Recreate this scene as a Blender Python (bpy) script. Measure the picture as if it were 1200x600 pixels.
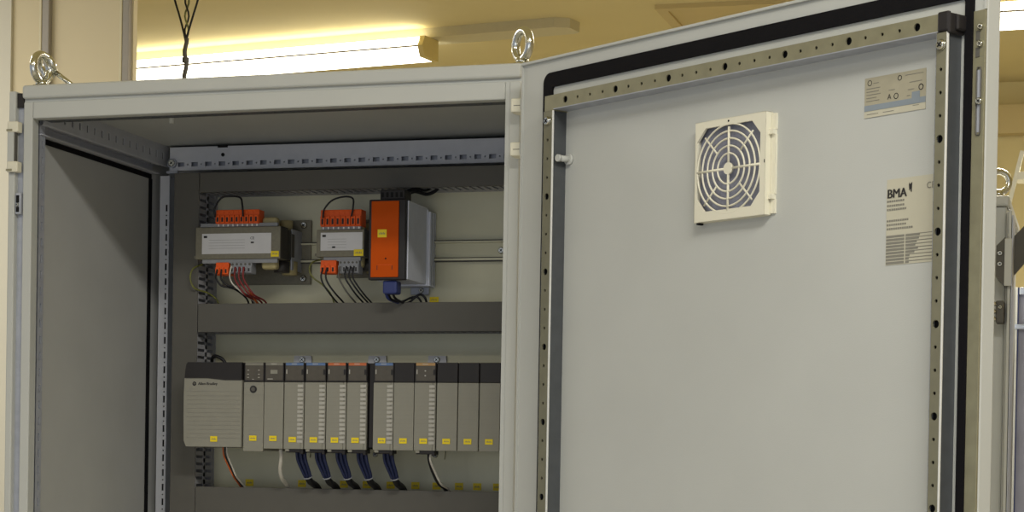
import bpy, bmesh, math, random
from mathutils import Vector, Matrix
random.seed(7)
for o in list(bpy.data.objects): bpy.data.objects.remove(o)
SC = bpy.context.scene
COL = SC.collection

# ------------------------------------------------------------------ camera
def camera():
    yaw, pitch, roll = .2785, -.0155, -.0170
    M = Matrix.Rotation(yaw, 3, 'Z') @ Matrix.Rotation(pitch, 3, 'X') @ Matrix.Rotation(roll, 3, 'Y')
    r, f, u = M.col[0], M.col[1], M.col[2]
    cd = bpy.data.cameras.new('camera'); co = bpy.data.objects.new('camera', cd); COL.objects.link(co)
    cd.sensor_width = 36; cd.lens = 2473.6 / 1200 * 36
    cd.shift_x = 10.8 / 1200; cd.shift_y = 300.4 / 1200
    cd.clip_start = .05; cd.clip_end = 60
    m = Matrix.Identity(4)
    for i in range(3):
        m[i][0] = r[i]; m[i][1] = u[i]; m[i][2] = -f[i]
    m[0][3], m[1][3], m[2][3] = 1.5703, -2.8487, 1.4208
    co.matrix_world = m
    SC.camera = co
camera()

# ------------------------------------------------------------------ light and exposure
SC.view_settings.view_transform = 'Standard'; SC.view_settings.look = 'None'
SC.view_settings.gamma = 1; SC.view_settings.use_curve_mapping = False
SC.view_settings.exposure = 0.0
W = bpy.data.worlds.new('world'); SC.world = W; W.use_nodes = True
bg = W.node_tree.nodes['Background']
bg.inputs[0].default_value = (.80, .86, 1, 1); bg.inputs[1].default_value = .42
def area(name, loc, target, sx, sy, power, color):
    l = bpy.data.lights.new(name, 'AREA'); l.shape = 'RECTANGLE'; l.size = sx; l.size_y = sy
    l.energy = power; l.color = color
    o = bpy.data.objects.new(name, l); COL.objects.link(o); o.location = loc
    o.rotation_euler = (Vector(target) - Vector(loc)).to_track_quat('-Z', 'Y').to_euler()
    return o
area('room_lamp_left', (-.6, -2.6, 2.92), (-.6, -2.6, 0), 1.5, .3, 18, (1, .96, .88))
area('room_lamp_right', (1.9, -1.9, 2.92), (1.9, -1.9, 0), 1.5, .3, 58, (1, .97, .90))
area('low_fill', (.9, -5.0, 1.0), (.5, 0, 1.5), 3.0, 1.6, 20, (.95, .98, 1))  # unseen low fill, added to light the roof underside and interior
area('back_lamp_light', (-1.2, 4.20, 2.87), (-1.2, 3.9, 0), 1.4, .08, 16, (1, .94, .78))
area('left_wall_fill', (-2.2, 1.1, 2.92), (-2.2, 1.1, 0), 1.5, .3, 40, (1, .96, .88))  # unseen fill, added to brighten the beige wall at left
area('rear_room_fill', (1.4, 2.4, 2.92), (1.4, 2.4, 0), 1.5, .3, 90, (1, .95, .86))  # unseen fill, added to brighten the ceiling by bounce off the rear floor

# ------------------------------------------------------------------ helpers
def lin(c):
    return tuple((v / 12.92 if v <= .04045 else ((v + .055) / 1.055) ** 2.4) for v in [k / 255 for k in c])
def mat(name, rgb, rough=.5, metal=0, spec=.4, noise=0, nscale=60, bump=0, bscale=400, emit=None):
    m = bpy.data.materials.new(name); m.use_nodes = True
    nt = m.node_tree; b = nt.nodes['Principled BSDF']
    c = lin(rgb)
    b.inputs['Base Color'].default_value = (*c, 1)
    b.inputs['Roughness'].default_value = rough; b.inputs['Metallic'].default_value = metal
    b.inputs['Specular IOR Level'].default_value = spec
    tc = nt.nodes.new('ShaderNodeTexCoord')
    if noise:
        n = nt.nodes.new('ShaderNodeTexNoise'); n.inputs['Scale'].default_value = nscale; n.inputs['Detail'].default_value = 4
        nt.links.new(tc.outputs['Object'], n.inputs['Vector'])
        r = nt.nodes.new('ShaderNodeValToRGB')
        r.color_ramp.elements[0].position = .3; r.color_ramp.elements[1].position = .7
        r.color_ramp.elements[0].color = (*[v * (1 - noise) for v in c], 1)
        r.color_ramp.elements[1].color = (*[min(1, v * (1 + noise)) for v in c], 1)
        nt.links.new(n.outputs['Fac'], r.inputs['Fac']); nt.links.new(r.outputs['Color'], b.inputs['Base Color'])
    if bump:
        n2 = nt.nodes.new('ShaderNodeTexNoise'); n2.inputs['Scale'].default_value = bscale
        nt.links.new(tc.outputs['Object'], n2.inputs['Vector'])
        bp = nt.nodes.new('ShaderNodeBump'); bp.inputs['Strength'].default_value = bump; bp.inputs['Distance'].default_value = .001
        nt.links.new(n2.outputs['Fac'], bp.inputs['Height']); nt.links.new(bp.outputs['Normal'], b.inputs['Normal'])
    if emit:
        b.inputs['Emission Color'].default_value = (*lin(emit[0]), 1); b.inputs['Emission Strength'].default_value = emit[1]
    return m
M = dict(
    paint=mat('light_grey_paint', (189, 191, 186), .45, noise=.02, nscale=9, bump=.15, bscale=900),
    paint_in=mat('inner_sheet_paint', (180, 181, 178), .5, noise=.03, nscale=12, bump=.1, bscale=900),
    zinc=mat('passivated_zinc', (150, 146, 120), .42, metal=.5, noise=.10, nscale=45),
    zinc_plain=mat('zinc_steel', (176, 180, 190), .45, metal=.35, noise=.08, nscale=60),
    rail_white=mat('rail_paint', (208, 210, 216), .5, noise=.03),
    edge=mat('bright_edge', (225, 225, 220), .35, metal=.3, noise=.03),
    black=mat('black_rubber', (18, 17, 20), .85, spec=.15, bump=.3, bscale=500, noise=.1),
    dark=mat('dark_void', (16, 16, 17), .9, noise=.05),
    blackpl=mat('black_plastic', (34, 31, 31), .5, noise=.06),
    duct=mat('grey_duct_plastic', (90, 88, 82), .65, noise=.03, nscale=30),
    plate=mat('galvanised_plate', (200, 197, 170), .45, metal=.2, noise=.05, nscale=14),
    plc=mat('module_grey', (143, 141, 129), .5, noise=.02),
    plc_rib=mat('module_rib_grey', (182, 179, 170), .4, noise=.02),
    railside=mat('rail_side_zinc', (88, 91, 94), .45, metal=.4, noise=.08, nscale=60),
    rail_mid=mat('rail_grey', (188, 190, 196), .5, metal=.1, noise=.04),
    trough=mat('lit_duct_plastic', (168, 168, 172), .6, noise=.03),  # lighter copy of the duct grey, light reflected off the door painted in
    plc_line=mat('module_groove', (140, 136, 125), .6, noise=.02),
    print_=mat('pale_print', (176, 176, 178), .6, noise=.02),
    zinc_dark=mat('darker_zinc', (132, 129, 108), .45, metal=.4, noise=.08, nscale=45),  # darker zinc tone for the upright door rails
    smoke=mat('smoky_window', (84, 79, 70), .4, noise=.08, nscale=120),
    blue=mat('blue_stripe', (92, 118, 160), .5, noise=.03),
    orange_stripe=mat('orange_stripe', (190, 104, 62), .5, noise=.03),
    tan=mat('tan_stripe', (176, 140, 92), .5, noise=.03),
    yellow=mat('yellow_marker', (240, 214, 30), .5, noise=.02),
    ink=mat('dark_ink', (42, 40, 40), .7, noise=.02),
    ink_soft=mat('grey_ink', (128, 126, 116), .7, noise=.04),
    orange=mat('orange_front', (196, 78, 0), .6, spec=.15, noise=.02),
    terminal=mat('orange_terminal', (232, 92, 20), .5, noise=.05),
    terminal_grey=mat('grey_terminal', (140, 142, 146), .5, noise=.05),
    core=mat('laminated_core', (124, 120, 104), .5, metal=.2, noise=.08, nscale=200),
    coil=mat('dark_coil_and_rail_shade', (52, 50, 48), .5, noise=.1),
    tape=mat('cream_bobbin', (172, 160, 116), .6, noise=.06),
    white_label=mat('white_label', (214, 214, 216), .5, noise=.02),
    beige_label=mat('beige_label', (192, 188, 168), .5, noise=.02),
    plate_label=mat('silver_plate', (172, 166, 144), .45, metal=.15, noise=.05),
    band_blue=mat('blue_grey_band', (134, 144, 152), .5, noise=.04),
    psu_grey=mat('power_supply_metal', (224, 228, 240), .5, metal=0, noise=.03),
    plug_blue=mat('blue_plug', (46, 58, 112), .5, noise=.05),
    chrome=mat('bright_steel', (214, 214, 204), .18, metal=1, noise=.03),
    ivory=mat('ivory_plastic', (226, 222, 202), .45, noise=.01),
    filt=mat('filter_fleece', (136, 138, 152), .9, noise=.12, nscale=300),
    wire_black=mat('black_wire', (20, 20, 24), .5, noise=.05),
    wire_blue=mat('dark_blue_wire', (32, 40, 74), .5, noise=.05),
    wire_white=mat('white_wire', (196, 192, 180), .5, noise=.03),
    wire_red=mat('red_wire', (120, 34, 34), .5, noise=.05),
    wire_orange=mat('orange_wire', (190, 96, 44), .5, noise=.05),
    wire_ge=mat('yellow_green_wire', (112, 114, 58), .5, noise=.3, nscale=120),
    wall=mat('beige_wall', (212, 200, 168), .8, noise=.02, nscale=3, bump=.1, bscale=60),
    wall_pale=mat('pale_wall', (208, 204, 188), .8, noise=.02, nscale=3, bump=.1, bscale=60),
    ceil=mat('cream_ceiling', (220, 206, 154), .85, noise=.03, nscale=2.5, bump=.1, bscale=50),
    band=mat('cornice_cream', (206, 188, 138), .8, noise=.02, nscale=3),
    floor=mat('grey_floor', (186, 180, 168), .6, noise=.06, nscale=8),
    trunk=mat('white_trunking', (206, 198, 166), .5, noise=.02),
    pipe=mat('grey_trunking', (150, 144, 134), .5, noise=.02),
    tube=mat('lamp_diffuser', (255, 253, 246), .5, noise=.01, emit=((255, 248, 225), 6.0)),
    lampend=mat('lamp_end', (226, 206, 138), .5, noise=.02),
    alu=mat('aluminium', (196, 204, 220), .3, metal=.8, noise=.04),
    bluepanel=mat('bluish_pane', (176, 178, 196), .5, noise=.08, nscale=10),
)

class MB:
    def __init__(s): s.bm = bmesh.new(); s.mats = []
    def mi(s, m):
        if m not in s.mats: s.mats.append(m)
        return s.mats.index(m)
    def face(s, pts, m):
        vs = [s.bm.verts.new(p) for p in pts]
        f = s.bm.faces.new(vs); f.material_index = s.mi(m); return f
    def box(s, x0, x1, y0, y1, z0, z1, m, bev=0, seg=2):
        x0, x1 = sorted((x0, x1)); y0, y1 = sorted((y0, y1)); z0, z1 = sorted((z0, z1))
        r = bmesh.ops.create_cube(s.bm, size=1)
        for v in r['verts']:
            v.co = ((x0 + x1) / 2 + v.co.x * (x1 - x0), (y0 + y1) / 2 + v.co.y * (y1 - y0), (z0 + z1) / 2 + v.co.z * (z1 - z0))
        fs = set(f for v in r['verts'] for f in v.link_faces)
        for f in fs: f.material_index = s.mi(m)
        if bev:
            es = list(set(e for v in r['verts'] for e in v.link_edges))
            q = bmesh.ops.bevel(s.bm, geom=es, offset=bev, segments=seg, affect='EDGES', profile=.5)
            for f in q['faces']: f.material_index = s.mi(m)
        return s
    def prism(s, poly, axis, a0, a1, m):
        # poly: 2D points in the two other axes (x,y,z order), extruded along axis a0..a1
        def P(p, a):
            c = [0, 0, 0]; k = [i for i in range(3) if i != axis]
            c[axis] = a; c[k[0]] = p[0]; c[k[1]] = p[1]; return c
        A = [s.bm.verts.new(P(p, a0)) for p in poly]; B = [s.bm.verts.new(P(p, a1)) for p in poly]
        n = len(poly); i = s.mi(m)
        fs = [s.bm.faces.new(A), s.bm.faces.new(B[::-1])]
        for k in range(n): fs.append(s.bm.faces.new((A[k], B[k], B[(k + 1) % n], A[(k + 1) % n])))
        for f in fs: f.material_index = i
        return s
    def tube(s, pts, r, m, seg=8, closed=False, smooth=True):
        pts = [Vector(p) for p in pts]; n = len(pts); rings = []
        rr = r if isinstance(r, (list, tuple)) else [r] * n
        up = None
        for i, p in enumerate(pts):
            a = pts[(i - 1) % n] if (closed or i > 0) else p
            b = pts[(i + 1) % n] if (closed or i < n - 1) else p
            t = (b - a).normalized()
            if up is None:
                up = t.orthogonal().normalized()
            else:
                up = (up - t * up.dot(t))
                up = up.normalized() if up.length > 1e-6 else t.orthogonal().normalized()
            w = t.cross(up)
            rings.append([s.bm.verts.new(p + (up * math.cos(2 * math.pi * k / seg) + w * math.sin(2 * math.pi * k / seg)) * rr[i]) for k in range(seg)])
        i0 = s.mi(m)
        m_ = n if closed else n - 1
        for i in range(m_):
            A, B = rings[i], rings[(i + 1) % n]
            off = 0
            if closed and i == n - 1:
                off = min(range(seg), key=lambda q: (A[0].co - B[q].co).length)
            for k in range(seg):
                f = s.bm.faces.new((A[k], A[(k + 1) % seg], B[(k + 1 + off) % seg], B[(k + off) % seg]))
                f.material_index = i0; f.smooth = smooth
        if not closed:
            for R_ in (rings[0][::-1], rings[-1]):
                f = s.bm.faces.new(R_); f.material_index = i0
        return s
    def cyl(s, p0, p1, r, m, seg=16, r2=None):
        return s.tube([p0, p1], [r, r if r2 is None else r2], m, seg, smooth=seg > 8)
    def torus(s, c, nrm, R_, r, m, seg=40, rs=8):
        nrm = Vector(nrm).normalized(); u = nrm.orthogonal().normalized(); w = nrm.cross(u); c = Vector(c)
        return s.tube([c + (u * math.cos(2 * math.pi * k / seg) + w * math.sin(2 * math.pi * k / seg)) * R_ for k in range(seg)], r, m, rs, closed=True)
    def screw(s, p, nrm, r, m, h=.003):
        p = Vector(p); n = Vector(nrm).normalized()
        s.cyl(p, p + n * h * .5, r, m, 14); s.cyl(p + n * h * .5, p + n * h, r, m, 14, r * .72)
        t = n.orthogonal().normalized(); w = n.cross(t)
        q = p + n * (h + .0001)
        s.tube([q - t * r * .5, q + t * r * .5], r * .12, M['dark'], 6); s.tube([q - w * r * .5, q + w * r * .5], r * .12, M['dark'], 6)
        return s
    def perf(s, O, A, B, N, a0, a1, b0, b1, holes, depth, m):
        """flat strip in the plane O + A a + B b with real holes; holes = (a, b, polygon offsets)"""
        O, A, B, N = map(Vector, (O, A, B, N))
        holes = sorted(holes, key=lambda h: h[0]); i0 = s.mi(m)
        P = lambda a, b, d=0: O + A * a + B * b - N * d
        bounds = [a0] + [(holes[i][0] + holes[i + 1][0]) / 2 for i in range(len(holes) - 1)] + [a1]
        if not holes: bounds = [a0, a1]
        def ray(poly, ang):
            dx, dy = math.cos(ang), math.sin(ang); best = None
            for i in range(len(poly)):
                x1, y1 = poly[i]; x2, y2 = poly[(i + 1) % len(poly)]
                ex, ey = x2 - x1, y2 - y1; den = dx * ey - dy * ex
                if abs(den) < 1e-12: continue
                t = (x1 * ey - y1 * ex) / den; q = (x1 * dy - y1 * dx) / den
                if t > 0 and -1e-6 <= q <= 1 + 1e-6 and (best is None or t < best): best = t
            return (dx * best, dy * best)
        for i, (ha, hb, poly) in enumerate(holes):
            l, r = bounds[i] - ha, bounds[i + 1] - ha; d, u = b0 - hb, b1 - hb
            rect = [(l, d), (r, d), (r, u), (l, u)]
            angs = sorted(set(round(math.atan2(q[1], q[0]), 5) for q in rect + list(poly)))
            oi = [ray(rect, t) for t in angs]; ii = [ray(poly, t) for t in angs]; n = len(angs)
            vo = [s.bm.verts.new(P(ha + q[0], hb + q[1])) for q in oi]
            vi = [s.bm.verts.new(P(ha + q[0], hb + q[1])) for q in ii]
            vb = [s.bm.verts.new(P(ha + q[0], hb + q[1], depth)) for q in ii]
            for k in range(n):
                j = (k + 1) % n
                f = s.bm.faces.new((vo[k], vo[j], vi[j], vi[k])); f.material_index = i0
                f = s.bm.faces.new((vi[k], vi[j], vb[j], vb[k])); f.material_index = i0
        return s
    def build(s, name, parent=None, loc=None, rot=None, label=None, smooth=False, root=None, recalc=False):
        if recalc: bmesh.ops.recalc_face_normals(s.bm, faces=s.bm.faces[:])
        me = bpy.data.meshes.new(name); s.bm.to_mesh(me); s.bm.free()
        for m in s.mats: me.materials.append(m)
        o = bpy.data.objects.new(name, me); COL.objects.link(o)
        if parent: o.parent = parent
        if loc is not None: o.location = loc
        if rot is not None: o.rotation_euler = rot
        if label: o['label'] = label
        return o
def circ(r, n=12): return [(r * math.cos(2 * math.pi * k / n), r * math.sin(2 * math.pi * k / n)) for k in range(n)]
def rc(w, h): return [(-w / 2, -h / 2), (w / 2, -h / 2), (w / 2, h / 2), (-w / 2, h / 2)]
def tag(o, label=None, cat=None, group=None, kind=None):
    if label: o['label'] = label
    if cat: o['category'] = cat
    if group: o['group'] = group
    if kind: o['kind'] = kind
    return o
def thing(name, loc, label, cat, group=None):
    o = bpy.data.objects.new(name, None); COL.objects.link(o); o.location = loc; o.empty_display_size = .05
    return tag(o, label, cat, group)
def neg(o): return tuple(-v for v in o.location)
def text_into(mb, body, size, P, m, bold=0):
    """P(a,b) -> 3D point; adds flat lettering outlines as thin faces"""
    cu = bpy.data.curves.new('lettering', 'FONT'); cu.body = body; cu.size = size; cu.offset = bold; cu.resolution_u = 3
    ob = bpy.data.objects.new('lettering', cu); COL.objects.link(ob)
    dg = bpy.context.evaluated_depsgraph_get(); dg.update()
    me = bpy.data.meshes.new_from_object(ob.evaluated_get(dg))
    i = mb.mi(m); vs = [mb.bm.verts.new(P(v.co.x, v.co.y)) for v in me.vertices]
    for p in me.polygons:
        try:
            f = mb.bm.faces.new([vs[k] for k in p.vertices]); f.material_index = i
        except ValueError: pass
    bpy.data.objects.remove(ob); bpy.data.curves.remove(cu); bpy.data.meshes.remove(me)

# ------------------------------------------------------------------ the room
def slab(name, x0, x1, y0, y1, z0, z1, m, label):
    o = MB().box(x0, x1, y0, y1, z0, z1, m).build(name); tag(o, kind='structure', label=label); return o
slab('floor', -4.5, 6, -5.5, 5.7, -.1, 0, M['floor'], 'grey floor of the workshop')
slab('ceiling', -4.5, 6, -5.5, 5.7, 3.0, 3.1, M['ceil'], 'cream yellow ceiling above the lamps')
slab('wall_back', -4.5, 6, 5.6, 5.7, 0, 3.0, M['ceil'], 'cream far wall behind the cabinet')
slab('wall_right', 5.9, 6, -5.5, 5.6, 0, 3.0, M['wall'], 'beige wall out of frame at right')
slab('wall_left', -4.5, -.8990, 2.2, 2.222, 0, 3.0, M['wall'], 'beige wall panel at the left edge, behind the cabinet')
o = MB().box(.6, 5.9, 5.53, 5.6, 2.79, 2.90, M['band']).build('trim_1'); tag(o, 'pale cornice band on the far wall', kind='structure')
o = MB().box(-4.0, -1.2499, 2.19, 2.2, 0, 3.0, M['wall_pale']).build('trim_2'); tag(o, 'pale grey pilaster at the far left edge', kind='structure')
# shallow ceiling tray
mb = MB()
mb.box(.10, 1.6, 4.02, 4.06, 2.985, 3.0, M['band']); mb.box(.10, .135, 4.06, 4.6, 2.985, 3.0, M['band']); mb.box(.135, 1.6, 4.06, 4.6, 2.993, 3.0, M['band'])
o = mb.build('trim_3'); tag(o, 'raised rectangular border on the ceiling above the open door', kind='structure')

# ------------------------------------------------------------------ the switch cabinet
CX, CY = .386, .25
cab = thing('control_cabinet', (CX, CY, 0), 'large light grey steel control cabinet with its door swung open', 'cabinet')
OFF = (-CX, -CY, 0)
def part(mb, name, label=None, **k): return mb.build(name, cab, OFF, label=label, **k)
ZT = 2.003
def shear(o):
    for v in o.data.vertices:
        if v.co.z > 1.9: v.co.z -= .0045 * max(0, 1 - v.co.x / .77)
    return o
# front frame
mb = MB()
P_ = M['paint']
mb.box(0, .0150, -.002, .018, .1, 1.978, P_, .0015); mb.box(.7640 - .008, .7725, -.004, .03, .1, 1.978, P_, .002)
mb.box(.7495, .7570, -.001, .03, .1, 1.978, P_, .0012)
mb.box(.0150, .7495, -.002, .018, 1.953, 1.978, P_, .002)
mb.box(.0150, .7495, -.002, .018, .1, .14, P_, .002)
shear(part(mb, 'front_frame'))
# perforated inner faces of the front frame
mb = MB()
mb.perf((0, 0, 1.9545), (1, 0, 0), (0, 1, 0), (0, 0, -1), .0165, .7490, .018, .046, [(.0275 + .0245 * k, .034, rc(.014, .006)) for k in range(29)], .001, M['railside'])
mb.box(.0165, .749, .018, .046, 1.9556, 1.976, M['edge'])  # pale box paints the lit space seen through the slots
shear(part(mb, 'head_rail', 'perforated zinc rail behind the top of the opening'))
mb = MB()
mb.perf((.0160, 0, 0), (0, 0, 1), (0, 1, 0), (1, 0, 0), .14, 1.950, .018, .036, [(.15 + .0245 * k, .028, rc(.012, .004)) for k in range(73)], .002, M['zinc_plain'])
mb.box(.002, .0125, .018, .036, .14, 1.95, M['zinc_plain'])
part(mb, 'jamb_rail', 'perforated zinc rail behind the left jamb')
# roof
mb = MB()
mb.box(-.0015, .7735, -.006, .505, 1.9825, ZT, P_, .004, 3)
mb.box(.0, .7725, .0015, .014, 1.977, 1.983, M['paint'])
shear(part(mb, 'roof_panel'))
mb = MB(); mb.box(.012, .76, .05, .498, 1.9855, 1.9885, M['paint_in'])
for x, y in ((.155, .18), (.60, .20)):
    pass
mb.cyl((.159, .175, 1.986), (.159, .175, 1.966), .0042, P_, 12)
part(mb, 'roof_lining', 'grey underside of the roof with a short threaded sleeve')
# side panels, back
mb = MB(); mb.box(-.004, .003, .02, .5, .1, 1.985, M['paint_in'])
part(mb, 'side_panel', 'grey left side panel seen from inside')
mb = MB(); mb.box(-.0225, -.0115, -.006, .5, .1, 1.990, P_, .002); mb.box(-.0115, -.0, .004, .012, .1, 1.985, M['zinc_plain'])
mb.box(-.0115, -.001, -.001, .004, 1.966, 1.987, M['blackpl'])
part(mb, 'side_cladding', 'outer side cladding at the left edge, a narrow gap beside the frame')
mb = MB(); mb.box(.7675, .7725, .03, .5, .1, 1.985, M['paint_in']); part(mb, 'side_panel')
mb = MB(); mb.box(.0, .7725, .5, .506, .1, 1.985, M['paint_in']); part(mb, 'back_panel')
mb = MB(); mb.box(.0, .7725, .0, .5, 0, .1, M['duct'], .003); part(mb, 'plinth')
# black seal round the side panel
mb = MB()
mb.box(.003, .0045, .0, .43, 1.9195, 1.9275, M['black']); mb.box(.003, .0045, .4215, .4330, .12, 1.9195, M['black'])
part(mb, 'panel_seal', 'black rubber seal round the left side panel')
# upper left perforated rail
mb = MB()
mb.perf((.0205, 0, 0), (0, 1, 0), (0, 0, 1), (1, 0, 0), .0200, .462, 1.9445, 1.9835, [(.0896 + .025 * k, 1.960, rc(.0055, .0115)) for k in range(-2, 15)], .002, M['rail_mid'])
mb.perf((0, 0, 1.9425), (0, 1, 0), (1, 0, 0), (0, 0, -1), .02, .43, .005, .0195, [(.032 + .025 * k, .0125, rc(.016, .0035)) for k in range(16)], .002, M['rail_mid'])
mb.face([(.0205, .02, 1.9445), (.0195, .02, 1.9425), (.0195, .46, 1.9425), (.0205, .46, 1.9445)], M['rail_mid'])
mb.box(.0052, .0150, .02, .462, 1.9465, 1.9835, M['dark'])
mb.box(.0050, .0195, .02, .43, 1.9280, 1.9295, M['rail_mid']); mb.box(.0050, .0060, .02, .43, 1.9295, 1.9425, M['rail_mid'])
part(mb, 'side_rail', 'perforated rail along the upper left side')
# rear left post with slots
mb = MB()
holes = []
for k in range(68):
    z = 1.8731 - .025 * k
    holes.append((z, .0225, rc(.0115, .0034))); holes.append((z - .0125, .0225, circ(.0014, 8)))
mb.perf((0, .4520, 0), (0, 0, 1), (1, 0, 0), (0, -1, 0), .12, 1.9275, .0118, .0268, holes, .002, M['rail_white'])
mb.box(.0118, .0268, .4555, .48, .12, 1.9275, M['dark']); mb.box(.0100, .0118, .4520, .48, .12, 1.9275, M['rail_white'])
mb.box(.0268, .0278, .4520, .48, .12, 1.9275, M['zinc_plain'])
part(mb, 'corner_post', 'slotted rear left post')
# rear rail
mb = MB(); holes = []
for k in range(-1, 27):
    holes.append((.0758 + .025 * k, 1.9451, rc(.0118, .0075)))
    if k < 26: holes.append((.0883 + .025 * k, 1.9451, circ(.0014, 8)))
mb.perf((0, .446, 0), (1, 0, 0), (0, 0, 1), (0, -1, 0), .030, .7500, 1.9341, 1.9757, holes, .002, M['rail_white'])
mb.box(.030, .75, .4475, .449, 1.9380, 1.942, M['rail_white'])
mb.box(.030, .75, .458, .48, 1.9341, 1.9757, M['zinc_plain'])
mb.box(.030, .75, .446, .458, 1.9745, 1.9757, M['rail_white']); mb.box(.030, .75, .446, .458, 1.9341, 1.9350, M['rail_white'])
mb.box(.118, .136, .4445, .446, 1.972, 1.9757, M['dark']); mb.cyl((.1275, .446, 1.960), (.1275, .4450, 1.960), .0032, M['dark'], 12)
part(mb, 'rear_rail', 'white perforated rail across the top of the back')
mb = MB(); mb.screw((.036, .440, 1.9470), (.3, -1, 0), .0062, M['chrome'], .005); mb.cyl((.036, .4455, 1.947), (.036, .4395, 1.947), .008, M['zinc_plain'], 16)
mb.box(.027, .047, .4400, .4450, 1.930, 1.934, M['zinc_plain'])
part(mb, 'corner_bolt', 'bright bolt where the rails meet')
# mounting plate
mb = MB(); mb.box(.0650, .7450, .450, .453, .16, 1.9250, M['plate'], .0008)
plate = part(mb, 'mounting_plate', 'galvanised mounting plate')
def marker(x, z, w, h, y, parent, loc=(0, 0, 0), ny=-1):
    mb = MB(); mb.box(x - w / 2, x + w / 2, y - .0007, y, z - h / 2, z + h / 2, M['yellow'])
    n = 5
    for k in range(n):
        a = x - w * .28 + w * .56 * k / (n - 1)
        mb.box(a - w * .035, a + w * .035, y - .0009, y - .0007, z - h * .14, z + h * (.14 if k % 2 else .06), M['ink_soft'])
    return mb.build('marker_label', parent, loc, label='small yellow marker label')
for x0, x1 in ((.176, .190), (.2755 - .005, .2755 + .009), (.345, .359), (.385, .399), (.427, .441), (.470, .484), (.5065, .5205), (.545, .559), (.576, .590), (.610, .624)):
    marker((x0 + x1) / 2, 1.4085, x1 - x0, .0115, .4499, plate)
marker(.504, 1.7135, .0155, .0095, .4499, plate)

# lifting eyes
def eye(c, ang, name='lifting_eye'):
    mb = MB(); n = (math.cos(ang), math.sin(ang), 0); x, y, z = c
    mb.torus((x, y, z + .0325), n, .0200, .0062, M['chrome'], 44, 12)
    mb.cyl((x, y, z), (x, y, z + .006), .0165, M['chrome'], 24, .0135); mb.cyl((x, y, z + .006), (x, y, z + .0135), .0095, M['chrome'], 20, .0085)
    return mb
part(eye((.7636, .034, ZT), math.radians(45)), 'lifting_eye', 'chrome eye bolt standing at the right corner of the roof')
part(eye((.0095, .034, ZT - .0048), math.radians(172)), 'lifting_eye', 'chrome eye bolt standing at the left corner of the roof')
part(eye((.0340, .455, ZT - .0045), math.radians(-50)), 'lifting_eye')
part(eye((.7400, .455, ZT), math.radians(20)), 'lifting_eye')

# hinges right
def hinge(z, right=True):
    mb = MB()
    for dz in (0, -.0605):
        zz = z + dz
        mb.box(.7655, .7855, -.030, -.004, zz - .019, zz, M['ivory'], .002)
        mb.box(.781, .7925, -.040, -.014, zz - .019, zz, M['paint'], .004, 3)
        mb.box(.7700, .7900, -.0303, -.030, zz - .0105, zz - .0095, M['ink_soft'])
    mb.box(.7835, .7965, -.042, -.018, z - .0605, z - .0195, M['paint'], .004, 3)
    mb.cyl((.7885, -.036, z - .087), (.7885, -.036, z + .007), .0028, M['chrome'], 12)
    mb.cyl((.7885, -.036, z + .005), (.7885, -.036, z + .0105), .0042, M['chrome'], 12)
    return mb
part(hinge(1.9487), 'hinge', 'upper right hinge with a chrome pin')
part(hinge(1.20), 'hinge')
mb = MB()
for zz in (1.9434, 1.8840):
    mb.box(-.0205, -.0030, -.0140, .001, zz - .0160, zz, M['ivory'], .0018)
    mb.box(-.0215, -.0120, -.0150, -.002, zz - .0145, zz - .0115, M['zinc'])
mb.box(-.0215, -.0105, -.0120, -.004, 1.868, 1.943, M['paint'], .001)
mb.box(-.0105, -.0085, -.0110, -.004, 1.868, 1.943, M['duct'])
part(mb, 'hinge_bracket', 'ivory hinge bracket on the left edge of the frame')
mb = MB(); mb.box(-.0100, -.0010, -.006, .004, 1.806, 1.838, M['zinc_plain'], .001); mb.box(-.0085, -.0035, -.0065, -.006, 1.809, 1.817, M['dark']); mb.box(-.0085, -.0035, -.0065, -.006, 1.823, 1.834, M['dark'])
mb.screw((-.006, -.0062, 1.8200), (0, -1, 0), .0026, M['chrome'])
part(mb, 'latch_plate', 'small zinc latch plate on the left edge of the frame')

# ------------------------------------------------------------------ the open door (local: x along the door, y into its thickness, z up)
HX, HY, TH = .7901, -.0873, -.6256
YS = .0248
mb = MB()
mb.box(-.0185, .7800, YS, .0472, .12, 1.9905, M['paint'], .002)
mb.box(-.0185, -.0155, YS - .002, YS, .12, 1.9905, M['paint']); mb.box(.7772, .7800, YS - .0022, YS, 1.9345, 1.9905, M['paint'])
mb.box(-.0185, .7800, YS - .004, YS, 1.9865, 1.9905, M['paint'], .001)
mb.box(-.0185, .7800, YS - .002, YS, .12, .124, M['paint'])
door = mb.build('door', cab, (HX - CX, HY - CY, 0), (0, 0, TH), label='open light grey steel door, inner face towards the camera')
def dpart(mb, name, label=None): return mb.build(name, door, (0, 0, 0), label=label)
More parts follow.
